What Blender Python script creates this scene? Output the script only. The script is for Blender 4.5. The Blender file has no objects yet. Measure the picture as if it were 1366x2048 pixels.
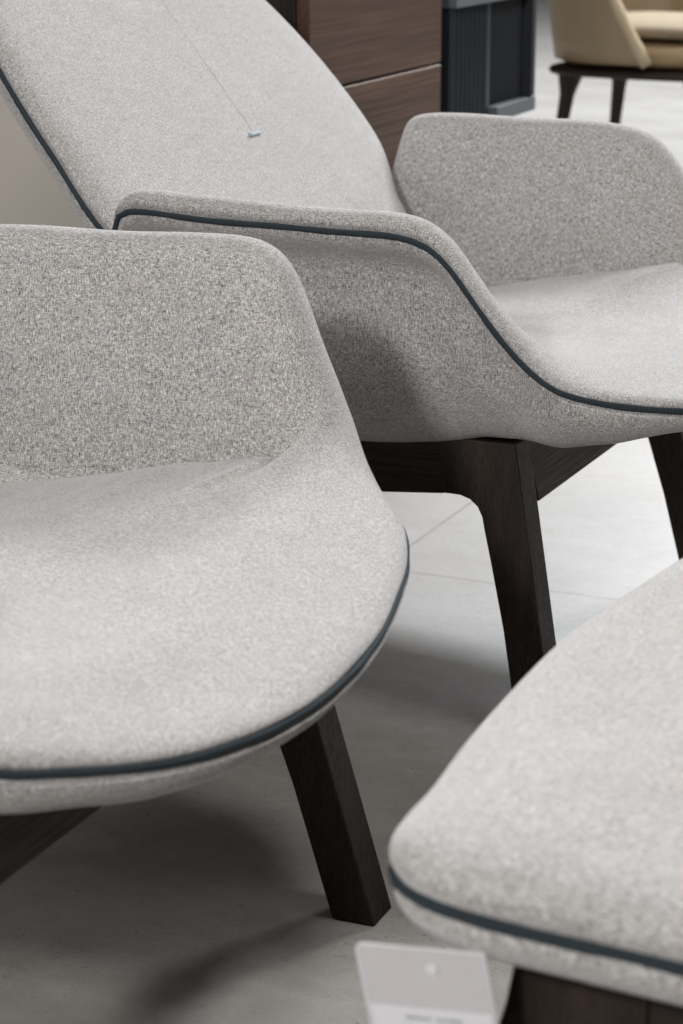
import bpy, bmesh, math, random
import numpy as np
from mathutils import Vector, Matrix
random.seed(4)
R = math.radians
sc = bpy.context.scene
col = sc.collection

# ------------------------------------------------------------------ camera
cam_d = bpy.data.cameras.new('camera')
cam = bpy.data.objects.new('camera', cam_d); col.objects.link(cam)
cam.location = (0, 0, 0.8642)
cam.rotation_euler = (R(90 - 16.4132), 0, 0)
cam_d.sensor_fit = 'HORIZONTAL'; cam_d.sensor_width = 24.0
cam_d.lens = 4476.0 / 1366 * 24.0
cam_d.clip_start = 0.05; cam_d.clip_end = 200
cam_d.dof.use_dof = True
cam_d.dof.focus_distance = 2.02
cam_d.dof.aperture_fstop = 10.0
sc.camera = cam

# ------------------------------------------------------------------ light
w = bpy.data.worlds.new('World'); sc.world = w; w.use_nodes = True
bg = w.node_tree.nodes['Background']
bg.inputs[0].default_value = (0.90, 0.94, 1.0, 1); bg.inputs[1].default_value = 0.004

def area(name, loc, target, sx, sy, power, color):
    l = bpy.data.lights.new(name, 'AREA'); l.shape = 'RECTANGLE'; l.size = sx; l.size_y = sy
    l.energy = power; l.color = color
    o = bpy.data.objects.new(name, l); col.objects.link(o)
    o.location = loc
    d = Vector(target) - Vector(loc)
    o.rotation_euler = d.to_track_quat('-Z', 'Y').to_euler()
    return o
# window light from the back right, ceiling light above the chairs, softer light behind the camera
area('window_spot', (2.142, 4.29, 2.54), (0.1, 2.1, 0.2), 0.80, 0.80, 66, (0.97, 0.98, 1.0))
area('low_window_light', (1.305, 5.411, 1.624), (0.1, 2.1, 0.2), 0.45, 0.45, 31, (0.96, 0.975, 1.0))
area('ceiling_spot', (1.586, 3.694, 3.313), (0.1, 2.1, 0.2), 0.65, 0.65, 20, (1.0, 0.985, 0.97))
area('front_spot', (-1.097, -1.114, 1.934), (0, 1.9, 0.3), 0.3, 0.3, 59, (1.0, 0.98, 0.96))
area('low_side_light', (-2.997, 0.17, 1.292), (0, 1.9, 0.3), 0.3, 0.3, 7, (1.0, 0.98, 0.955))
area('front_top_spot', (0.564, 0.997, 3.053), (0.1, 1.8, 0.2), 0.45, 0.45, 30, (1.0, 0.985, 0.96))
area('far_floor_fill', (1.8, 8.0, 4.5), (1.5, 7.6, 0), 1.4, 1.4, 600, (0.93, 0.965, 1.0))  # fill lamp added to brighten the far floor, no real fixture

sc.view_settings.view_transform = 'Standard'
sc.view_settings.look = 'None'
sc.view_settings.exposure = 0.0
sc.view_settings.gamma = 1.0
sc.render.engine = 'CYCLES'
sc.cycles.use_denoising = True
sc.cycles.denoising_prefilter = 'ACCURATE'
sc.cycles.max_bounces = 8

# ------------------------------------------------------------------ node helpers
def new_mat(name):
    m = bpy.data.materials.new(name); m.use_nodes = True
    nt = m.node_tree
    b = nt.nodes['Principled BSDF']
    return m, nt, b
def N(nt, t, **k):
    n = nt.nodes.new(t)
    for a, v in k.items():
        if a.startswith('i_'):
            key = a[2:].replace('_', ' ')
            n.inputs[key].default_value = v
        else: setattr(n, a, v)
    return n
def L(nt, a, b): nt.links.new(a, b)
def ramp(nt, fac, stops, interp='LINEAR'):
    r = nt.nodes.new('ShaderNodeValToRGB'); r.color_ramp.interpolation = interp
    el = r.color_ramp.elements
    while len(el) < len(stops): el.new(0.5)
    for e, (p, c) in zip(el, stops):
        e.position = p; e.color = (c[0], c[1], c[2], 1) if not isinstance(c, (int, float)) else (c, c, c, 1)
    L(nt, fac, r.inputs[0]); return r.outputs[0]
def mapping(nt, out, scale=(1, 1, 1), rot=(0, 0, 0), loc=(0, 0, 0)):
    m = nt.nodes.new('ShaderNodeMapping'); m.inputs['Scale'].default_value = scale
    m.inputs['Rotation'].default_value = rot; m.inputs['Location'].default_value = loc
    L(nt, out, m.inputs[0]); return m.outputs[0]
def noise(nt, vec, scale, detail=2, rough=.5, lac=2.0, dist=0.0):
    n = nt.nodes.new('ShaderNodeTexNoise'); n.inputs['Scale'].default_value = scale
    n.inputs['Detail'].default_value = detail; n.inputs['Roughness'].default_value = rough
    n.inputs['Lacunarity'].default_value = lac; n.inputs['Distortion'].default_value = dist
    L(nt, vec, n.inputs['Vector']); return n.outputs['Fac']
def math_(nt, op, a, b=None, c=None):
    n = nt.nodes.new('ShaderNodeMath'); n.operation = op
    for i, v in enumerate((a, b, c)):
        if v is None: continue
        if isinstance(v, (int, float)): n.inputs[i].default_value = v
        else: L(nt, v, n.inputs[i])
    return n.outputs[0]
def mixc(nt, fac, a, b, mode='MIX'):
    n = nt.nodes.new('ShaderNodeMix'); n.data_type = 'RGBA'; n.blend_type = mode
    for s, v in ((n.inputs[0], fac), (n.inputs[6], a), (n.inputs[7], b)):
        if isinstance(v, (int, float)): s.default_value = v
        elif isinstance(v, tuple): s.default_value = (*v, 1)
        else: L(nt, v, s)
    return n.outputs[2]
def bump(nt, b, h, strength, dist):
    n = nt.nodes.new('ShaderNodeBump'); n.inputs['Strength'].default_value = strength
    n.inputs['Distance'].default_value = dist
    L(nt, h, n.inputs['Height']); L(nt, n.outputs[0], b.inputs['Normal']); return n

# ------------------------------------------------------------------ materials
def fabric_mat(name, dark, mid, light, grain=1.0):
    m, nt, b = new_mat(name)
    co = N(nt, 'ShaderNodeTexCoord').outputs['Object']
    n1 = noise(nt, co, 1250*grain, 1, .7)                       # mixed yarn fibres
    weave_a = noise(nt, mapping(nt, co, (260, 1350, 1350)), 1, 1, .6)
    weave_b = noise(nt, mapping(nt, co, (1350, 1350, 150)), 1, 1, .6)
    patch = noise(nt, co, 14, 3, .55)
    streak = noise(nt, mapping(nt, co, (30, 30, 160), (R(8), 0, R(20))), 1, 3, .6)
    s = math_(nt, 'ADD', math_(nt, 'MULTIPLY', n1, .30), math_(nt, 'MULTIPLY', weave_a, .30))
    s = math_(nt, 'ADD', s, math_(nt, 'MULTIPLY', weave_b, .40))
    slub = noise(nt, mapping(nt, co, (190, 560, 420), (0, 0, R(28))), 1, 2, .6)
    s2 = math_(nt, 'ADD', s, math_(nt, 'MULTIPLY', math_(nt, 'SUBTRACT', slub, .5), .11))
    s2 = math_(nt, 'ADD', s2, math_(nt, 'MULTIPLY', math_(nt, 'SUBTRACT', patch, .5), .025))
    s2 = math_(nt, 'ADD', s2, math_(nt, 'MULTIPLY', math_(nt, 'SUBTRACT', streak, .5), .04))
    c = ramp(nt, s2, [(.365, dark), (.50, mid), (.635, light)])
    L(nt, c, b.inputs['Base Color'])
    b.inputs['Roughness'].default_value = .95
    b.inputs['Specular IOR Level'].default_value = .15
    b.inputs['Sheen Weight'].default_value = .65
    b.inputs['Sheen Roughness'].default_value = .38
    b.inputs['Sheen Tint'].default_value = (1, .98, .98, 1)
    pill = noise(nt, co, 90, 2, .6)
    h = math_(nt, 'ADD', s, math_(nt, 'MULTIPLY', pill, .10))
    bump(nt, b, h, .9, .0016)
    return m
M_fab = fabric_mat('heather_fabric', (.125, .117, .110), (.455, .438, .426), (.88, .86, .85))

def piping_mat():
    m, nt, b = new_mat('slate_braid')
    uv = N(nt, 'ShaderNodeTexCoord').outputs['UV']
    wv = N(nt, 'ShaderNodeTexWave', wave_type='BANDS', bands_direction='X')
    L(nt, mapping(nt, uv, (1, .15, 1)), wv.inputs[0])
    wv.inputs['Scale'].default_value = 1 / .0021 / 6.283 * 2
    wv.inputs['Distortion'].default_value = 2.0; wv.inputs['Detail'].default_value = 2
    n = noise(nt, mapping(nt, uv, (900, 8, 1)), 1, 2, .6)
    f = math_(nt, 'ADD', math_(nt, 'MULTIPLY', wv.outputs['Fac'], .5), math_(nt, 'MULTIPLY', n, .5))
    L(nt, ramp(nt, f, [(.25, (.016, .024, .030)), (.75, (.072, .096, .110))]), b.inputs['Base Color'])
    b.inputs['Roughness'].default_value = .85
    b.inputs['Specular IOR Level'].default_value = .2
    bump(nt, b, f, 1.0, .0012)
    return m
M_pipe = piping_mat()

def wood_mat(name, axis, c0, c1, c2, rough=.42, fine=650, coarse=60, bmp=.35):
    """dark open-grained wood, grain running along the given object axis"""
    m, nt, b = new_mat(name)
    co = N(nt, 'ShaderNodeTexCoord').outputs['Object']
    def st(s, l):
        v = [s, s, s]; v[axis] = l; return tuple(v)
    g1 = noise(nt, mapping(nt, co, st(fine, fine/70)), 1, 3, .6, dist=.3)
    g2 = noise(nt, mapping(nt, co, st(coarse, coarse/14)), 1, 4, .6, dist=.25)
    f = math_(nt, 'ADD', math_(nt, 'MULTIPLY', g1, .55), math_(nt, 'MULTIPLY', g2, .45))
    L(nt, ramp(nt, f, [(.36, c0), (.5, c1), (.64, c2)]), b.inputs['Base Color'])
    b.inputs['Roughness'].default_value = rough
    rr = ramp(nt, g1, [(.3, rough+.2), (.7, rough)])
    L(nt, rr, b.inputs['Roughness'])
    b.inputs['Specular IOR Level'].default_value = .28
    bump(nt, b, g1, bmp, .0007)
    return m
DK = ((.0090, .0054, .0040), (.0200, .0123, .0091), (.038, .0240, .0178))
M_leg = wood_mat('dark_ash_upright', 2, *DK)
M_rail_x = wood_mat('dark_ash_side_rail', 0, *DK)
M_rail_y = wood_mat('dark_ash_cross_rail', 1, *DK)
M_drawer = wood_mat('walnut_veneer', 0, (.042, .0205, .0135), (.072, .037, .0240), (.108, .060, .039), rough=.38, fine=240, coarse=16, bmp=.1)
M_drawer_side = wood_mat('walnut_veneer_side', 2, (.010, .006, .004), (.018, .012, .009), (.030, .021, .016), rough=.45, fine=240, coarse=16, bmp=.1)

def floor_mat():
    m, nt, b = new_mat('stone_tile')
    co = N(nt, 'ShaderNodeTexCoord').outputs['Object']
    v = co                                   # object axes follow the tile grid
    sep = N(nt, 'ShaderNodeSeparateXYZ'); L(nt, v, sep.inputs[0])
    def line(o, width):
        d = math_(nt, 'PINGPONG', math_(nt, 'ADD', o, 120.0), .6)   # 0 at every 1.2 m
        return math_(nt, 'LESS_THAN', d, width)
    grout = math_(nt, 'MAXIMUM', line(sep.outputs[0], .0016), line(sep.outputs[1], .0016))
    cloud = noise(nt, mapping(nt, v, (2.2, 4.5, 1)), 1, 5, .6, dist=.6)
    mott = noise(nt, mapping(nt, v, (22, 34, 1)), 1, 6, .65, dist=.5)
    sp = noise(nt, mapping(nt, v, (300, 420, 1)), 1, 3, .7)
    scr = noise(nt, mapping(nt, v, (110, 420, 1), (0, 0, R(24)) ), 1, 3, .6, dist=1.6)
    area_ = noise(nt, v, 7, 2, .5)
    f = math_(nt, 'ADD', math_(nt, 'MULTIPLY', cloud, .40), math_(nt, 'MULTIPLY', mott, .28))
    f = math_(nt, 'ADD', f, math_(nt, 'MULTIPLY', sp, .32))
    c = ramp(nt, f, [(.35, (.268, .249, .230)), (.5, (.355, .338, .319)), (.64, (.45, .435, .416))])
    marks = math_(nt, 'MULTIPLY', ramp(nt, scr, [(.575, 0), (.66, 1)]), ramp(nt, area_, [(.42, 0), (.62, 1)]))
    c = mixc(nt, math_(nt, 'MULTIPLY', marks, .62), c, (.13, .12, .11))
    pits = ramp(nt, noise(nt, v, 140, 1, .5), [(.735, 0), (.77, 1)])
    c = mixc(nt, math_(nt, 'MULTIPLY', pits, .6), c, (.09, .085, .08))
    c = mixc(nt, math_(nt, 'MULTIPLY', grout, .9), c, (.20, .165, .135))
    L(nt, c, b.inputs['Base Color'])
    L(nt, ramp(nt, mott, [(.3, .50), (.7, .36)]), b.inputs['Roughness'])
    b.inputs['Specular IOR Level'].default_value = .5
    h = math_(nt, 'SUBTRACT', math_(nt, 'ADD', math_(nt, 'MULTIPLY', mott, .8), math_(nt, 'MULTIPLY', sp, .35)), math_(nt, 'MULTIPLY', marks, .25))
    h = math_(nt, 'SUBTRACT', h, math_(nt, 'MULTIPLY', grout, .8))
    bump(nt, b, h, .45, .0012)
    return m

def plain(name, c, rough=.6, var=.06, scale=8, bmp=0.0, spec=.4, metal=0.0):
    m, nt, b = new_mat(name)
    co = N(nt, 'ShaderNodeTexCoord').outputs['Object']
    n = noise(nt, co, scale, 4, .6)
    lo = tuple(x*(1-var) for x in c); hi = tuple(min(1, x*(1+var)) for x in c)
    L(nt, ramp(nt, n, [(.3, lo), (.7, hi)]), b.inputs['Base Color'])
    b.inputs['Roughness'].default_value = rough
    b.inputs['Specular IOR Level'].default_value = spec
    b.inputs['Metallic'].default_value = metal
    if bmp: bump(nt, b, noise(nt, co, scale*30, 2, .6), bmp, .001)
    return m
M_wall = plain('taupe_wall', (.74, .68, .625), .8, .04, 2, .1)
M_reed = plain('anthracite_lacquer', (.020, .025, .030), .32, .12, 5)
M_reed_dark = plain('black_lacquer', (.012, .014, .017), .5, .12, 5)
M_leather = plain('tan_leather', (.25, .19, .115), .5, .07, 14, .15)
M_leather_in = plain('tan_leather_seat', (.30, .22, .12), .5, .07, 14, .15)
M_cushion = plain('grey_beige_cushion', (.22, .175, .115), .9, .05, 30, .2)
M_edge = plain('tan_leather_edge', (.40, .32, .21), .5, .05, 14)
M_card = plain('grey_card', (.64, .62, .635), .55, .03, 30)
M_label = plain('white_label', (.82, .82, .86), .5, .01, 30)
M_print = plain('grey_print', (.36, .37, .42), .6, .05, 30)
M_dot = plain('clear_peg', (.80, .81, .83), .3, .02, 30)
M_rod = plain('steel_rod', (.5, .5, .52), .3, .05, 30, metal=.9)
M_thread = plain('teal_thread', (.36, .455, .48), .85, .15, 900)
M_thread_pale = plain('pale_stitching', (.60, .62, .62), .9, .25, 700)
M_plinth = plain('grey_plinth', (.10, .11, .12), .5, .08, 6)

# ------------------------------------------------------------------ object helpers
def tag(o, label=None, cat=None, group=None, kind=None):
    if label: o['label'] = label
    if cat: o['category'] = cat
    if group: o['group'] = group
    if kind: o['kind'] = kind
    return o
def empty(name, loc, rz=0, **k):
    o = bpy.data.objects.new(name, None); col.objects.link(o)
    o.location = loc; o.rotation_euler = (0, 0, rz); o.empty_display_size = .05
    return tag(o, **k)
def obj(name, verts, faces, mat, parent=None, smooth=False, uv=None):
    me = bpy.data.meshes.new(name); me.from_pydata([tuple(map(float, v)) for v in verts], [], [tuple(f) for f in faces])
    me.validate(); me.update()
    bm = bmesh.new(); bm.from_mesh(me); bmesh.ops.recalc_face_normals(bm, faces=bm.faces); bm.to_mesh(me); bm.free()
    if smooth:
        for p in me.polygons: p.use_smooth = True
    if uv is not None:
        ul = me.uv_layers.new(name='UVMap')
        for lp in me.loops: ul.data[lp.index].uv = uv[lp.vertex_index]
    me.materials.append(mat)
    o = bpy.data.objects.new(name, me); col.objects.link(o)
    if parent: o.parent = parent
    return o
def bevel(o, wd, seg=2):
    b = o.modifiers.new('bevel', 'BEVEL'); b.width = wd; b.segments = seg; b.limit_method = 'ANGLE'; b.angle_limit = R(35)
    for p in o.data.polygons: p.use_smooth = True
    o.modifiers.new('wn', 'WEIGHTED_NORMAL').keep_sharp = False
    return o
def box(name, c, s, mat, parent=None, bev=.002, rz=0):
    x, y, z = (v/2 for v in s)
    vs = [(a*x, b*y, e*z) for e in (-1, 1) for b in (-1, 1) for a in (-1, 1)]
    cr, sr = math.cos(rz), math.sin(rz)
    vs = [(c[0]+cr*a-sr*b, c[1]+sr*a+cr*b, c[2]+e) for a, b, e in vs]
    o = obj(name, vs, [(0, 1, 3, 2), (4, 6, 7, 5), (0, 4, 5, 1), (2, 3, 7, 6), (0, 2, 6, 4), (1, 5, 7, 3)], mat, parent)
    if bev: bevel(o, bev)
    return o
def extrude(name, outline, t, place, mat, parent=None, bev=.002):
    """closed 2D outline (a,b) given thickness t; place(a,b,h) -> xyz"""
    n = len(outline)
    vs = [place(a, b, 0) for a, b in outline] + [place(a, b, t) for a, b in outline]
    fs = [tuple(range(n)), tuple(range(2*n-1, n-1, -1))] + [(i, (i+1) % n, (i+1) % n + n, i+n) for i in range(n)]
    o = obj(name, vs, fs, mat, parent)
    if bev: bevel(o, bev)
    return o
def spline(P, n, closed=True):
    """centripetal-ish Catmull-Rom resample of the rows of P, evenly by arc length"""
    P = np.array(P, float); m = len(P); out = []; K = 24
    idx = range(m) if closed else range(m-1)
    for i in idx:
        if closed: p0, p1, p2, p3 = P[i-1], P[i], P[(i+1) % m], P[(i+2) % m]
        else: p0, p1, p2, p3 = P[max(i-1, 0)], P[i], P[i+1], P[min(i+2, m-1)]
        for k in range(K):
            t = k/K
            out.append(.5*((2*p1)+(-p0+p2)*t+(2*p0-5*p1+4*p2-p3)*t*t+(-p0+3*p1-3*p2+p3)*t**3))
    if not closed: out.append(P[-1])
    Q = np.array(out); D = Q[:, :3]
    seg = np.linalg.norm(np.diff(np.vstack([D, D[:1]]) if closed else D, axis=0), axis=1)
    s = np.concatenate([[0], np.cumsum(seg)]); tot = s[-1]
    Qc = np.vstack([Q, Q[:1]]) if closed else Q
    tt = np.linspace(0, tot, n, endpoint=not closed)
    return np.stack([np.interp(tt, s, Qc[:, j]) for j in range(Q.shape[1])], 1)
def tube(name, pts, r, mat, parent, closed=True, nor=None, flat=1.0, k=10):
    """braided piping along pts; UV x = metres along it. flat<1 squashes it along nor"""
    P = np.array(pts); n = len(P); vs = []; uv = []; L_ = 0
    for i in range(n):
        if closed: T = P[(i+1) % n]-P[i-1]
        else: T = P[min(i+1, n-1)]-P[max(i-1, 0)]
        T = T/np.linalg.norm(T)
        a = np.array(nor[i] if nor is not None else (0, 0, 1.)); a = a-T*(a@T); a /= np.linalg.norm(a)
        b = np.cross(T, a)
        if i: L_ += np.linalg.norm(P[i]-P[i-1])
        wob = 1+.07*math.sin(i*1.9)+.05*math.sin(i*.61+2); P_ = P[i]+b*.00035*math.sin(i*.83)+a*.0002*math.sin(i*1.37)
        for j in range(k):
            w_ = 2*math.pi*j/k
            vs.append(P_+a*math.cos(w_)*r*flat*wob+b*math.sin(w_)*r*wob); uv.append((L_, j/k))
    fs = []
    for i in range(n if closed else n-1):
        for j in range(k):
            fs.append((i*k+j, i*k+(j+1) % k, ((i+1) % n)*k+(j+1) % k, ((i+1) % n)*k+j))
    if not closed: fs += [tuple(range(k)), tuple(range((n-1)*k, n*k))]
    return obj(name, vs, fs, mat, parent, smooth=True, uv=uv)
def loft(name, rings, mat, parent, cap0=True, cap1=True, sub=1):
    """rings: list of (n,3) closed loops"""
    n = len(rings[0]); vs = np.vstack(rings); fs = []
    for r in range(len(rings)-1):
        for i in range(n):
            j = (i+1) % n; fs.append((r*n+i, r*n+j, (r+1)*n+j, (r+1)*n+i))
    vs = list(vs)
    for cap, r in ((cap0, 0), (cap1, len(rings)-1)):
        if cap == 'bridge':                                       # quads across, station i to its mirror station
            h = n//2
            for i in range(h): 
                q = [r*n+i, r*n+i+1, r*n+(n-i-1) % n, r*n+(n-i) % n]
                q = list(dict.fromkeys(q))
                if len(q) > 2: fs.append(tuple(q))
        elif cap:
            vs.append(np.mean(rings[r], 0)); c = len(vs)-1
            for i in range(n): fs.append((r*n+i, r*n+(i+1) % n, c))
    o = obj(name, vs, fs, mat, parent, smooth=True)
    if sub:
        s = o.modifiers.new('sub', 'SUBSURF'); s.levels = sub; s.render_levels = sub
    return o

# ------------------------------------------------------------------ the setting
def big_plane(name, loc, rz, sx, sy, mat):
    o = obj(name, [(-sx, -sy, 0), (sx, -sy, 0), (sx, sy, 0), (-sx, sy, 0)], [(0, 1, 2, 3)], mat)
    o.location = loc; o.rotation_euler = (0, 0, rz); return o
fl = big_plane('floor', (.048, 2.685, 0), R(-24), 30, 30, floor_mat())
tag(fl, kind='structure')

# ------------------------------------------------------------------ lounge chairs
# seam stations: x forward, y, z, undercut depth (how far the padding hangs below the seam)
BACK = [(-.165, .0, .300, .02), (-.160, -.16, .305, .02), (-.145, -.26, .335, .03), (-.130, -.325, .40, .06), (-.122, -.345, .455, .09)]
def mirror(st): return [(x, -y, z, u) for x, y, z, u in st][::-1]
ARM = [(-.109, -.353, .500, .13), (-.100, -.357, .519, .17), (-.075, -.36, .5255, .225), (-.03, -.362, .5245, .23), (.03, -.364, .5235, .233),
       (.09, -.364, .523, .234), (.145, -.362, .522, .231), (.192, -.360, .5205, .224), (.222, -.358, .512, .211), (.245, -.357, .4925, .185),
       (.271, -.356, .459, .15), (.297, -.355, .429, .118), (.322, -.354, .405, .093)]
FRONT_A = [(.346, -.352, .3885, .076), (.372, -.346, .3805, .063), (.412, -.332, .3745, .052), (.455, -.306, .369, .036), (.490, -.262, .364, .030),
           (.515, -.19, .360, .034), (.528, -.10, .357, .034), (.531, 0, .356, .034)]
FAR_A = [(x, -y, z, u) for x, y, z, u in FRONT_A[:-1]][::-1]
FARM = [(x, -y, z+(.010 if -.06 < x < .16 else .007 if x < -.09 else .0075), u) for x, y, z, u in ARM][::-1]
FBACK = [(x, -y, z, u) for x, y, z, u in BACK[1:]][::-1]
ARM_A = [(-.118, -.353, .500, .13), (-.110, -.357, .521, .17), (-.088, -.36, .5270, .21)] + ARM[3:]
ST_A = BACK + ARM_A + FRONT_A + FAR_A + FARM + FBACK
FRONT_B = [(.335, -.350, .390, .07), (.352, -.342, .381, .052), (.372, -.326, .374, .046), (.395, -.297, .3675, .042), (.420, -.257, .360, .042), (.440, -.212, .3545, .038), (.453, -.160, .3510, .035),
           (.460, -.10, .3495, .032), (.458, -.04, .3495, .030), (.449, .028, .3495, .028), (.432, .10, .3505, .027), (.412, .172, .3535, .027),
           (.383, .238, .3575, .028), (.350, .283, .3622, .034), (.323, .321, .3695, .045), (.304, .344, .382, .07)]
FARM_B = [(.291, .356, .400, .09), (.275, .358, .430, .118), (.259, .359, .465, .15), (.245, .360, .500, .185), (.230, .361, .5265, .205),
          (.205, .362, .5385, .212), (.155, .363, .5395, .215), (.09, .364, .5385, .215), (.03, .364, .5375, .215), (-.03, .362, .536, .21),
          (-.075, .36, .533, .19), (-.100, .357, .527, .17), (-.109, .353, .508, .13)]
ST_B = BACK + ARM + FRONT_B + FARM_B + FBACK

def sm(t): t = np.clip(t, 0, 1); return t*t*(3-2*t)
def seat_z(x, y):
    return .336 + .205*x - 1.8*np.clip(x-.28, 0, 1)**2 + .012*(1-np.clip(np.abs(y)/.30, 0, 1)**2)

def seat_shell(stations, parent, seed):
    n = 190
    Q = spline(stations, n); S = Q[:, :3]; U = Q[:, 3]
    a = sm((S[:, 2]-.375)/.06)                                   # 1 on the arms, 0 along the seat edge
    ax = .02+.18*sm((S[:, 0]+.15)/.62)                           # inner rings close towards this spine of the seat
    Cs = np.stack([ax, 0*ax, 0*ax], 1)
    Sx = S.copy(); Sx[:, 2] = 0; dirv = Cs-Sx; dist = np.linalg.norm(dirv, axis=1); dirv /= dist[:, None]
    gx = np.sign(S[:, 0]-.15)*np.abs((S[:, 0]-.15)/.36)**3/.36; gy = np.sign(S[:, 1])*np.abs(S[:, 1]/.36)**3/.36
    nn = np.stack([gx, gy, 0*gx], 1); nn /= np.linalg.norm(nn, axis=1)[:, None]+1e-9
    rng = np.random.RandomState(seed)
    ph = rng.rand(6)*6
    sl = np.linspace(0, 2*math.pi, n, endpoint=False)
    wav = .0008*np.sin(sl*9+ph[0])+.0006*np.sin(sl*17+ph[1])      # upholstery is never quite even
    def off(d):
        bl = sm((d-.015)/.085)[:, None]
        return S+(dirv*bl-nn*(1-bl))*d[:, None]
    def ring(dA, dzA, dF, dzF, w_=0):
        d = a*dA+(1-a)*dF; dz = a*dzA+(1-a)*dzF
        P = off(d); P[:, 2] = S[:, 2]+dz+wav*w_; return P
    rings = []
    zs0 = S[:, 2]
    # outer shell, from under the seat up to the seam
    C = np.array([.12, 0, 0])
    def outer(fr, d_front, d_arm):
        """fr: fraction of the undercut"""
        d = a*d_arm+(1-a)*d_front
        P = S-nn*d[:, None]; P[:, 2] = zs0-U*fr; return P
    bot = outer(1.0, .12, .125); 
    inner_bot = bot.copy(); inner_bot[:, :2] = C[:2]+(bot[:, :2]-C[:2])*.5; inner_bot[:, 2] = np.minimum(bot[:, 2]-.002, .298)
    bot2 = bot.copy(); bot2[:, 2] = bot[:, 2]
    out = [inner_bot, bot2, outer(.985, .085, .098), outer(.92, .052, .070), outer(.78, .028, .046), outer(.60, .012, .030), outer(.42, .004, .0255),
           outer(.29, .001, .0300), outer(.19, 0, .0340), outer(.125, 0, .0290)]
    o1 = S-nn*(a*.0125+(1-a)*.000)[:, None]; o1[:, 2] -= .018*a+.0075*(1-a)
    o2 = S-nn*(.0015+a*.001)[:, None]; o2[:, 2] -= .008*a+.0045*(1-a)
    o3 = S-nn*.0045; o3 = o3.copy(); o3[:, 2] -= .0012
    out += [o1, o2, o3]
    rings += out
    # over the rim
    rings += [ring(.0045, .0012, .0045, .0010), ring(.0008, .0055, .0012, .0036, .4), ring(-.0005, .0105, .0025, .0072, 1),
              ring(.0035, .0165, .0080, .0112, 1), ring(.011, .0205, .018, .0150, 1), ring(.020, .0210, .034, .0198, 1),
              ring(.029, .0160, .055, .0255, 1), ring(.036, .0070, .080, .0315, 1)]
    # down the inner wall to the crease, then over the seat
    def inner(dA, t, dF, lift=0, hF=1.0):
        d = a*dA+(1-a)*dF
        P = off(d)
        zseat = seat_z(P[:, 0], P[:, 1])+lift*a+(1-a)*.010*sm((dF-.10)/.066)
        zA = (zs0+.0)*(1-t)+zseat*t
        # on the slope of the arm front, blend
        zF = zseat*hF+(zs0+.0345)*(1-hF)
        P[:, 2] = a*zA+(1-a)*np.minimum(zF, zs0+.075)+wav
        return P
    rings += [inner(.041, .12, .092, 0, .3), inner(.048, .35, .102, 0, .5), inner(.055, .62, .112, 0, .65), inner(.061, .86, .122, 0, .8),
              inner(.0655, 1.0, .132, -.006, .9), inner(.0675, 1.0, .140, -.0045, .97), inner(.076, 1.0, .150, .006), inner(.094, 1.0, .166, .010)]
    last = rings[-1]
    for k in (.84, .66, .50, .36, .24):
        P = Cs+(last-Cs)*k
        P[:, 2] = seat_z(P[:, 0], P[:, 1])+.010+.0025*math.sin(k*7+ph[2])*np.sin(sl*3+ph[3])
        rings.append(P)
    i0 = len(out)+3                                               # first ring that may be relaxed
    G = np.stack(rings); nr = len(G)
    crease = len(out)+8+7
    idx = np.arange(nr)[:, None]
    af = sm((a-.10)/.35)[None, :]
    wgt = af*sm((idx-crease)/2.)+(1-af)*sm((idx-i0)/4.)
    for _ in range(220):
        Z = G[:, :, 2]
        Zu = np.vstack([Z[1:], Z[-1:]]); Zu[-1] = Z[-1].mean(); Zd = np.vstack([Z[:1], Z[:-1]])
        av = .3*Zu+.3*Zd+.2*np.roll(Z, 1, 1)+.2*np.roll(Z, -1, 1)
        G[:, :, 2] = Z+(av-Z)*wgt*.8
    bell = np.exp(-((idx-crease-1.0)/2.2)**2)*sm(a/.5)[None, :]
    G[:, :, 2] += .0011*bell*(np.sin(sl*41+ph[0])*np.sin(sl*9+ph[1])+.6*np.sin(sl*67+ph[4]))[None, :]
    sag = np.exp(-((idx-7.5)/2.5)**2)*a[None, :]                  # slight slack in the cloth under the seam
    G -= (sag*(.0016*np.sin(sl*23+ph[5])+.0012*np.sin(sl*37+ph[3]))[None, :])[:, :, None]*nn[None]
    rings = [G[k] for k in range(nr)]
    sh = loft('seat_shell', rings, M_fab, parent, sub=1)
    tube('piping', S-nn*.0022, .0028, M_pipe, parent, nor=nn, flat=.85)
    return sh

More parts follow.
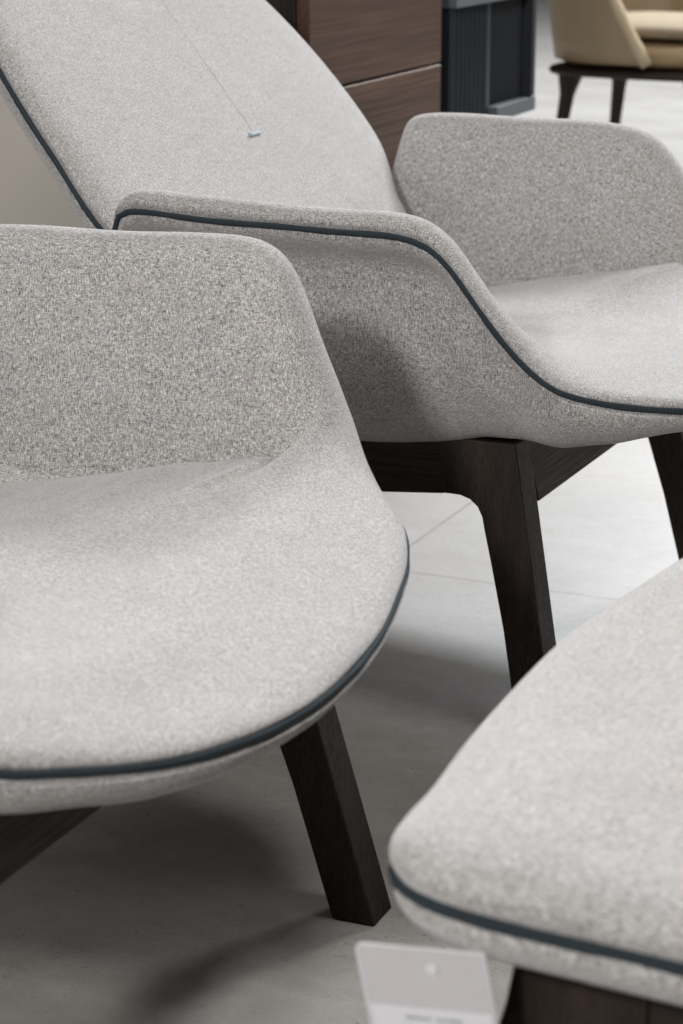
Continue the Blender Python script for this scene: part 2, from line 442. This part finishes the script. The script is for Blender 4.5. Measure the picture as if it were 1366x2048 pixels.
def backrest(parent):
    # v runs up the reclined back, u across
    V = [(.27, .17), (.30, .235), (.36, .255), (.41, .262), (.445, .275), (.475, .308), (.505, .333), (.55, .341), (.60, .338), (.65, .325), (.70, .300), (.75, .262),
         (.79, .215), (.82, .16), (.838, .09), (.843, .0)]
    right = [(wd, z) for z, wd in V]
    loop = [(-wd, z) for z, wd in V[:-1]] + [(0, V[-1][0])] + [(wd, z) for z, wd in V[:-1]][::-1]
    Q = spline([(u, z, 0) for u, z in loop], 150)
    u, z = Q[:, 0], Q[:, 1]
    def plane(u, z, off):
        """off along the plane normal, towards the sitter"""
        k = .85; L_ = math.hypot(1, k)
        x = -.133-k*(z-.5)-.020*np.clip((z-.55)/.3, 0, 1)**2+ .0*u
        x = np.where(z < .42, x-(.42-z)*.35, x)
        return np.stack([x+off/L_, np.where(u < 0, u*(.978+.055*np.clip((.57-z)/.07, 0, 1)), u)-.006, z+off*k/L_], 1)
    cu, cz = 0, .56
    def rg(s, off): return plane(cu+(u-cu)*s, cz+(z-cz)*s, off)
    def dm(s): return .028+.016*(1-s**2.2)
    R_ = [rg(.3, -.050), rg(.6, -.048), rg(.78, -.043), rg(.88, -.034), rg(.94, -.024), rg(.975, -.013), rg(.988, -.006), rg(.982, -.001),
          rg(.982, .0015), rg(.993, .006), rg(.990, .0115), rg(.977, .0165), rg(.95, .0205), rg(.90, .0245), rg(.81, .0285), rg(.65, .0315), rg(.42, .033), rg(.2, .0335)]
    b = loft('backrest', R_, M_fab, parent, sub=1)
    nor = rg(1.0, 0)-rg(.9, 0); nor /= np.linalg.norm(nor, axis=1)[:, None]
    tube('piping', rg(.991, .000), .0027, M_pipe, b, nor=nor, flat=.9)
    TZ, TY = .5385, .008
    zz = np.linspace(TZ+.002, .82, 60)
    P = plane(TY+.11*(zz-TZ), zz, .0338)
    tube('centre_stitching', P-np.array([.00012, 0, .0001]), .00022, M_thread_pale, b, closed=False)
    T = plane(np.linspace(TY-.013, TY+.010, 8), np.full(8, TZ), .0338)
    tube('stitched_tab', T, .0025, M_thread, b, closed=False)
    return b

def leg_outline(rear=False):
    o = [(.278, .309), (.2955, .230), (.346, 0), (.307, 0), (.279, .125), (.2615, .188), (.2515, .222)]
    # rounded inner corner into the rail
    c = [(.2485, .2335), (.243, .2430), (.2345, .2495), (.224, .2525), (.212, .2528)]
    o += c + [(.200, .2525), (.200, .3085)]
    if rear: o = [(-x-.02, z*.84+.002 if z > .02 else z) for x, z in o]
    return o
def base(parent, splay_near=.14):
    t = .040
    for s in (-1, 1):
        for rear in (False, True):
            def pl(a_, b_, h, s=s):
                sp = splay_near if s < 0 else .14
                return (a_, s*(.307+(sp-.14)*.3-sp*b_-h), b_)
            extrude('leg', leg_outline(rear), t, pl, M_leg, parent, .0018)
        # side rail between the two legs
        extrude('side_rail', [(.206, .2526), (.206, .3105), (-.226, .2880), (-.226, .2120)], t-.0008,
                lambda a_, b_, h, s=s: (a_, s*(.307-.14*b_-h-.0004), b_), M_rail_x, parent, 0)
    yi = .307-.14*.28-t-.0005
    for name, x0, sl, zb, zt in (('front_rail', .2915, -.25, .243, .303), ('rear_rail', -.292, .25, .228, .290)):
        d = -.026 if x0 > 0 else .026
        def pl(a_, b_, h, x0=x0, d=d, zb=zb, sl=sl):
            return (x0+(b_-zb)*sl+h*(1 if d > 0 else -1), a_, b_)
        extrude(name, [(-yi, zb), (yi, zb), (yi, zt), (-yi, zt)], abs(d), pl, M_rail_y, parent, .0012)

def lounge_chair(loc, rz, stations, label, seed, splay_near=.14):
    r = empty('lounge_chair', loc, rz, label=label, cat='armchair', group='grey lounge armchairs')
    seat_shell(stations, r, seed)
    backrest(r)
    base(r, splay_near)
    return r
lounge_chair((.0285, 2.4754, 0), R(-24.8708), ST_A, 'grey heather lounge armchair standing behind, its reclined backrest, both arms and dark rail in view', 3)
lounge_chair((-.3958, 1.5934, 0), R(-23.3536), ST_B, 'grey heather lounge armchair at left front with rounded seat front, cut off at left', 8, .20)

# ------------------------------------------------------------------ footstool
def footstool():
    r = empty('footstool', (.37, 1.22, 0), R(-25), label='low upholstered grey footstool with slate piping at lower right, nearest the camera', cat='footstool')
    q = [(-.257, .0), (-.2555, -.075), (-.2495, -.174), (-.2415, -.245), (-.239, -.294), (-.2315, -.321), (-.211, -.3385), (-.180, -.3475), (-.128, -.351), (-.05, -.355), (.05, -.356),
         (.13, -.352), (.19, -.345), (.224, -.328), (.242, -.29), (.250, -.2), (.256, -.09), (.258, 0)]
    half = q
    loop = half + [(x, -y) for x, y in half[1:-1]][::-1]
    Q = spline([(x*(1-.19*max(y, 0)), y, .370) for x, y in loop], 170)
    S = Q.copy()
    T = np.roll(S, -1, 0)-np.roll(S, 1, 0)
    nn = np.stack([T[:, 1], -T[:, 0], 0*T[:, 0]], 1); nn /= np.linalg.norm(nn, axis=1)[:, None]
    if nn[0]@S[0] < 0: nn = -nn
    def rg(d, z):
        P = S-nn*d; P = P.copy(); P[:, 2] = z; return P
    C = np.array([0, 0, 0])
    L0 = S*np.array([.74, .80, 1]); A0 = L0*0
    def sc_(k, z):
        P = A0+(L0-A0)*k; P[:, 2] = z
        return P
    rings = [sc_(.5, .331), sc_(.95, .3313), sc_(1.12, .3325), rg(.030, .3360), rg(.018, .3415), rg(.008, .3495), rg(.002, .3580), rg(.001, .3645), rg(.0045, .3690),
             rg(.0045, .3710), rg(.0005, .3755), rg(-.002, .382), rg(.001, .389), rg(.010, .3950), rg(.024, .3985), (rg(.024, .4008)*.5+sc_(1.12, .4008)*.5)]
    rng = np.random.RandomState(2)
    for k, z in ((1.04, .4035), (.9, .4068), (.7, .4095), (.45, .4115), (.2, .4122), (.06, .4123)):
        P = sc_(k, z); P[:, 2] += .0012*np.sin(P[:, 0]*30+1)*np.cos(P[:, 1]*22); rings.append(P)
    loft('seat_cushion', rings, M_fab, r, sub=1)
    tube('piping', S-nn*.0020, .0034, M_pipe, r, nor=nn, flat=.85)
    # base: four splayed legs with curved inner corners, rails between
    t = .036; y0 = .292; xt = .173
    prof = [(xt, .337), (xt+.005, .300), (xt+.078, 0), (xt+.046, 0), (xt-.022, .235), (xt-.0265, .256), (xt-.033, .268), (xt-.044, .276), (xt-.058, .2785), (xt-.070, .2785), (xt-.070, .337)]
    for sx in (-1, 1):
        for sy in (-1, 1):
            extrude('leg', [(sx*a_, b_) for a_, b_ in prof], t, lambda a_, b_, h, sy=sy: (a_, sy*(y0+.14*(.33-b_)-h), b_), M_leg, r, .0018)
    for sy in (-1, 1):
        extrude('side_rail', [(xt-.0705, .2785), (xt-.0705, .337), (-xt+.0705, .337), (-xt+.0705, .2785)], t,
                lambda a_, b_, h, sy=sy: (a_, sy*(y0+.14*(.33-b_)-h), b_), M_rail_x, r, .001)
    for sx in (-1, 1):
        extrude('cross_rail', [(-y0+t+.001, .276), (y0-t-.001, .276), (y0-t-.001, .335), (-y0+t+.001, .335)], .024,
                lambda a_, b_, h, sx=sx: (sx*(xt-.003-h), a_, b_), M_rail_y, r, .001)
    return r
footstool()

# ------------------------------------------------------------------ price card on a stand beside the footstool
def price_card():
    r = empty('price_card', (.038, 1.0, 0), 0, label='grey price card with a white printed lower half, in front of the footstool', cat='price card')
    # card plane coordinates: a across, b down; slightly turned and tilted
    H_ = .100
    e1 = Vector((.91, -.40, .12)).normalized(); e2 = Vector((.171, .097, -.98)); e2 = (e2-e1*e2.dot(e1)).normalized(); e3 = e2.cross(e1)
    if e3.y < 0: e3 = -e3
    M3 = Matrix((e1, e3, -e2)).transposed().to_4x4()
    org = Vector((.0005, 0, .3445))
    def P(a_, b_, h): 
        v = M3 @ Vector((a_, h, -b_)); v += org; return (v.x, v.y, v.z)
    def rr(x0, x1, y0, y1, rad):
        out = []
        for cx, cy, a0 in ((x1-rad, y0+rad, -90), (x1-rad, y1-rad, 0), (x0+rad, y1-rad, 90), (x0+rad, y0+rad, 180)):
            for k in range(6): 
                an = R(a0+k*18); out.append((cx+rad*math.cos(an), cy+rad*math.sin(an)))
        return out
    extrude('card', rr(-.0345, .0345, 0, H_, .003), .0008, P, M_card, r, 0)
    o_ = rr(-.0345, .0345, 0, H_, .003); E_ = [P(a_, b_, .0004) for a_, b_ in o_]
    tube('plastic_edge', E_, .0007, M_dot, r, closed=True, nor=[tuple(e3)]*len(E_))
    extrude('printed_label', [(-.0330, .0355), (.0330, .0355), (.0330, .097), (-.0330, .097)], .0003, lambda a_, b_, h: P(a_, b_, h-.0006), M_label, r, 0)
    k = 14
    extrude('peg', [(.0050+.0032*math.cos(2*math.pi*i/k), .0110+.0026*math.sin(2*math.pi*i/k)) for i in range(k)], .0008, lambda a_, b_, h: P(a_, b_, h-.0012), M_dot, r, 0)
    # one line of small print, too blurred in the photograph to read: a row of tiny dabs
    rnd = random.Random(5); vs = []; fs = []; a0 = -.0140
    for q in range(19):
        wd = rnd.uniform(.0007, .0015); h0 = rnd.uniform(.0016, .0024)
        if q not in (8, 9):
            b0 = .0425-h0; k0 = len(vs)
            vs += [P(a0, b0, -.0009), P(a0+wd, b0, -.0009), P(a0+wd, .0425, -.0009), P(a0, .0425, -.0009)]
            fs.append((k0, k0+1, k0+2, k0+3))
        a0 += wd+.0005
    obj('printed_text', vs, fs, M_print, r)
    rod = np.array([(.002, .017, .325), (.004, .026, .2), (.006, .030, .004)])
    tube('rod', spline(rod, 12, False), .002, M_rod, r, closed=False, nor=[(1, 0, 0)]*12)
    kk = 28
    extrude('foot', [(.035*math.cos(2*math.pi*i/kk), .035*math.sin(2*math.pi*i/kk)) for i in range(kk)], .004, lambda a_, b_, h: (a_+.006, b_+.030, h+.0005), M_rod, r, .001)
price_card()

# ------------------------------------------------------------------ background
def cabinet():
    # front face runs from the near corner away to the right
    ang = math.atan2(.92, .39)
    r = empty('drawer_cabinet', (-.043, 3.12, 0), ang, label='dark walnut drawer cabinet with a narrow gap between its drawers, behind the armchair', cat='cabinet')
    Lf = .517; D = .24
    box('carcass', (Lf/2, D/2+.022, .52), (Lf-.001, D, 1.0), M_drawer_side, r, .002)
    for z0, z1 in ((.06, .275), (.281, .5435), (.5475, .81), (.816, 1.02)):
        box('drawer_front', (Lf/2, .011, (z0+z1)/2), (Lf, .020, z1-z0), M_drawer, r, .0025)
    box('top', (Lf/2, D/2+.011, 1.034), (Lf+.004, D+.03, .024), M_drawer, r, .002)
cabinet()
def wall():
    r = box('partition_wall', (-1.62, 4.3, 1.3), (2.6, .12, 2.6), M_wall, None, .002)
    tag(r, 'plain taupe partition wall behind the tall backrest at left', 'wall')
wall()
def reeded():
    ang = math.atan2(.92, .39)
    r = empty('reeded_sideboard', (.172, 3.655, 0), ang, label='anthracite sideboard with vertical reeded panels, between the walnut cabinet and the tan chair', cat='sideboard')
    # local x runs away along the front, y goes into the unit
    def reeds(name, x0, x1, y, z0, z1, mat, pitch=.019):
        n = int((x1-x0)/pitch); out = [(x0, y+.03)]
        for i in range(n):
            a0 = x0+(x1-x0)*i/n; dw = (x1-x0)/n
            for k in range(5): 
                an = math.pi*k/4; out.append((a0+dw*(.5-.42*math.cos(an)), y-.008*math.sin(an)))
        out.append((x1, y+.03))
        return extrude(name, out, z1-z0, lambda a_, b_, h: (a_, b_, z0+h), mat, r, 0)
    reeds('reeded_panel', .0, .170, .0, .10, .626, M_reed)
    box('divider', (.179, .02, .37), (.016, .05, .512), M_reed, r, .001)
    reeds('reeded_panel', .188, .365, .006, .452, .626, M_reed_dark)
    box('shelf', (.29, .03, .4395), (.205, .10, .024), M_plinth, r, .001)
    box('top_rail', (.19, .03, .6385), (.39, .09, .024), M_plinth, r, .001)
    box('end_panel', (.377, .03, .5395), (.020, .1, .173), M_reed_dark, r, .001)
    box('upper_body', (.19, .13, .78), (.39, .25, .255), M_reed, r, .002)
    box('plinth', (.10, .15, .05), (.2, .2, .0995), M_plinth, r, .001)
reeded()

def tan_chair():
    r = empty('dining_chair', (.690, 5.10, 0), R(-30), label='tan leather dining chair on a dark wooden base, far behind at upper right', cat='chair')
    a, b = .235, .245
    n = 40; O = []; rings = []
    # U-shaped shell: angle 0 = front; covers the back and both sides
    outer = []
    def pt(th, z, off):
        k = 1-.10*(0.62-z)/.2 if z < .62 else 1
        x = -(a-off)*k*np.cos(th); y = (b-off)*k*np.sin(th)
        if abs(th) > math.pi/2: x = (abs(th)-math.pi/2)*.22; y = (b-off)*k*np.sign(th)
        return x, y
    ths = np.linspace(-1.93, 1.93, 41)
    vs = []; fs = []; m = 9
    for j, side in enumerate((0, .022)):
        for th in ths:
            ztop = .80-.17*sm((abs(th)-.9)/1.2); zb = .425
            for i in range(m):
                f = i/(m-1); z = zb+(ztop-zb)*f
                x, y = pt(th, z, side)
                x -= .53*(z-zb)*sm((abs(th)-1.1)/.8)
                rnd = .010*(1-f)**6
                vs.append((x, y*(1-rnd*3), z))
    nT = len(ths)
    for j in range(2):
        for t in range(nT-1):
            for i in range(m-1):
                q = j*nT*m+t*m+i; fs.append((q, q+1, q+m+1, q+m))
    o2 = nT*m
    for t in range(nT-1):
        for i in (0, m-1):
            q = t*m+i; fs.append((q, q+m, q+m+o2, q+o2))
    for t in (0, nT-1):
        for i in range(m-1):
            q = t*m+i; fs.append((q, q+1, q+1+o2, q+o2))
    sh = obj('back_shell', vs, fs, M_leather, r, smooth=True)
    for t in (0, nT-1):
        P = [np.array(vs[t*m+i])*.5+np.array(vs[t*m+i+o2])*.5 for i in range(m)]
        tube('edge_trim', P, .013, M_edge, sh, closed=False, nor=[(0, 1, 0)]*m)
    Q = []
    for i in range(40):
        an = 2*math.pi*i/40; e = .55
        Q.append((.03+.24*abs(math.cos(an))**e*np.sign(math.cos(an)), .225*abs(math.sin(an))**e*np.sign(math.sin(an)), 0))
    Q = np.array(Q)
    def rg(k, z): P = Q*k; P = P+np.array([.0, 0, z]); return P
    loft('seat', [rg(.6, .415), rg(.80, .415), rg(.87, .430), rg(.87, .455), rg(.82, .468), rg(.5, .474)], M_leather_in, r)
    loft('loose_cushion', [rg(.55, .476), rg(.80, .478), rg(.84, .492), rg(.80, .508), rg(.5, .520)], M_cushion, r)
    for s in (-1, 1):
        for xx, sl in ((.165, .05), (-.125, -.05)):
            tp, bt = np.array((xx, s*.140, .412)), np.array((xx+sl, s*.18, .0))
            P = spline([tp, tp*.9+bt*.1, tp*.5+bt*.5, bt], 14, False)
            rad = np.interp(np.arange(14), [0, 2, 5, 13], [.036, .018, .014, .010])
            vs2 = []; fs2 = []
            for i in range(14):
                for k in range(8):
                    an = 2*math.pi*k/8; vs2.append((P[i][0]+rad[i]*math.cos(an), P[i][1]+rad[i]*.8*math.sin(an), P[i][2]))
            for i in range(13):
                for k in range(8): fs2.append((i*8+k, i*8+(k+1) % 8, (i+1)*8+(k+1) % 8, (i+1)*8+k))
            fs2 += [tuple(range(8)), tuple(range(104, 112))]
            obj('leg', vs2, fs2, M_leg, r, smooth=True)
    loft('seat_frame', [rg(.86, .392), rg(.93, .393), rg(.95, .404), rg(.93, .4145)], M_rail_x, r)
tan_chair()
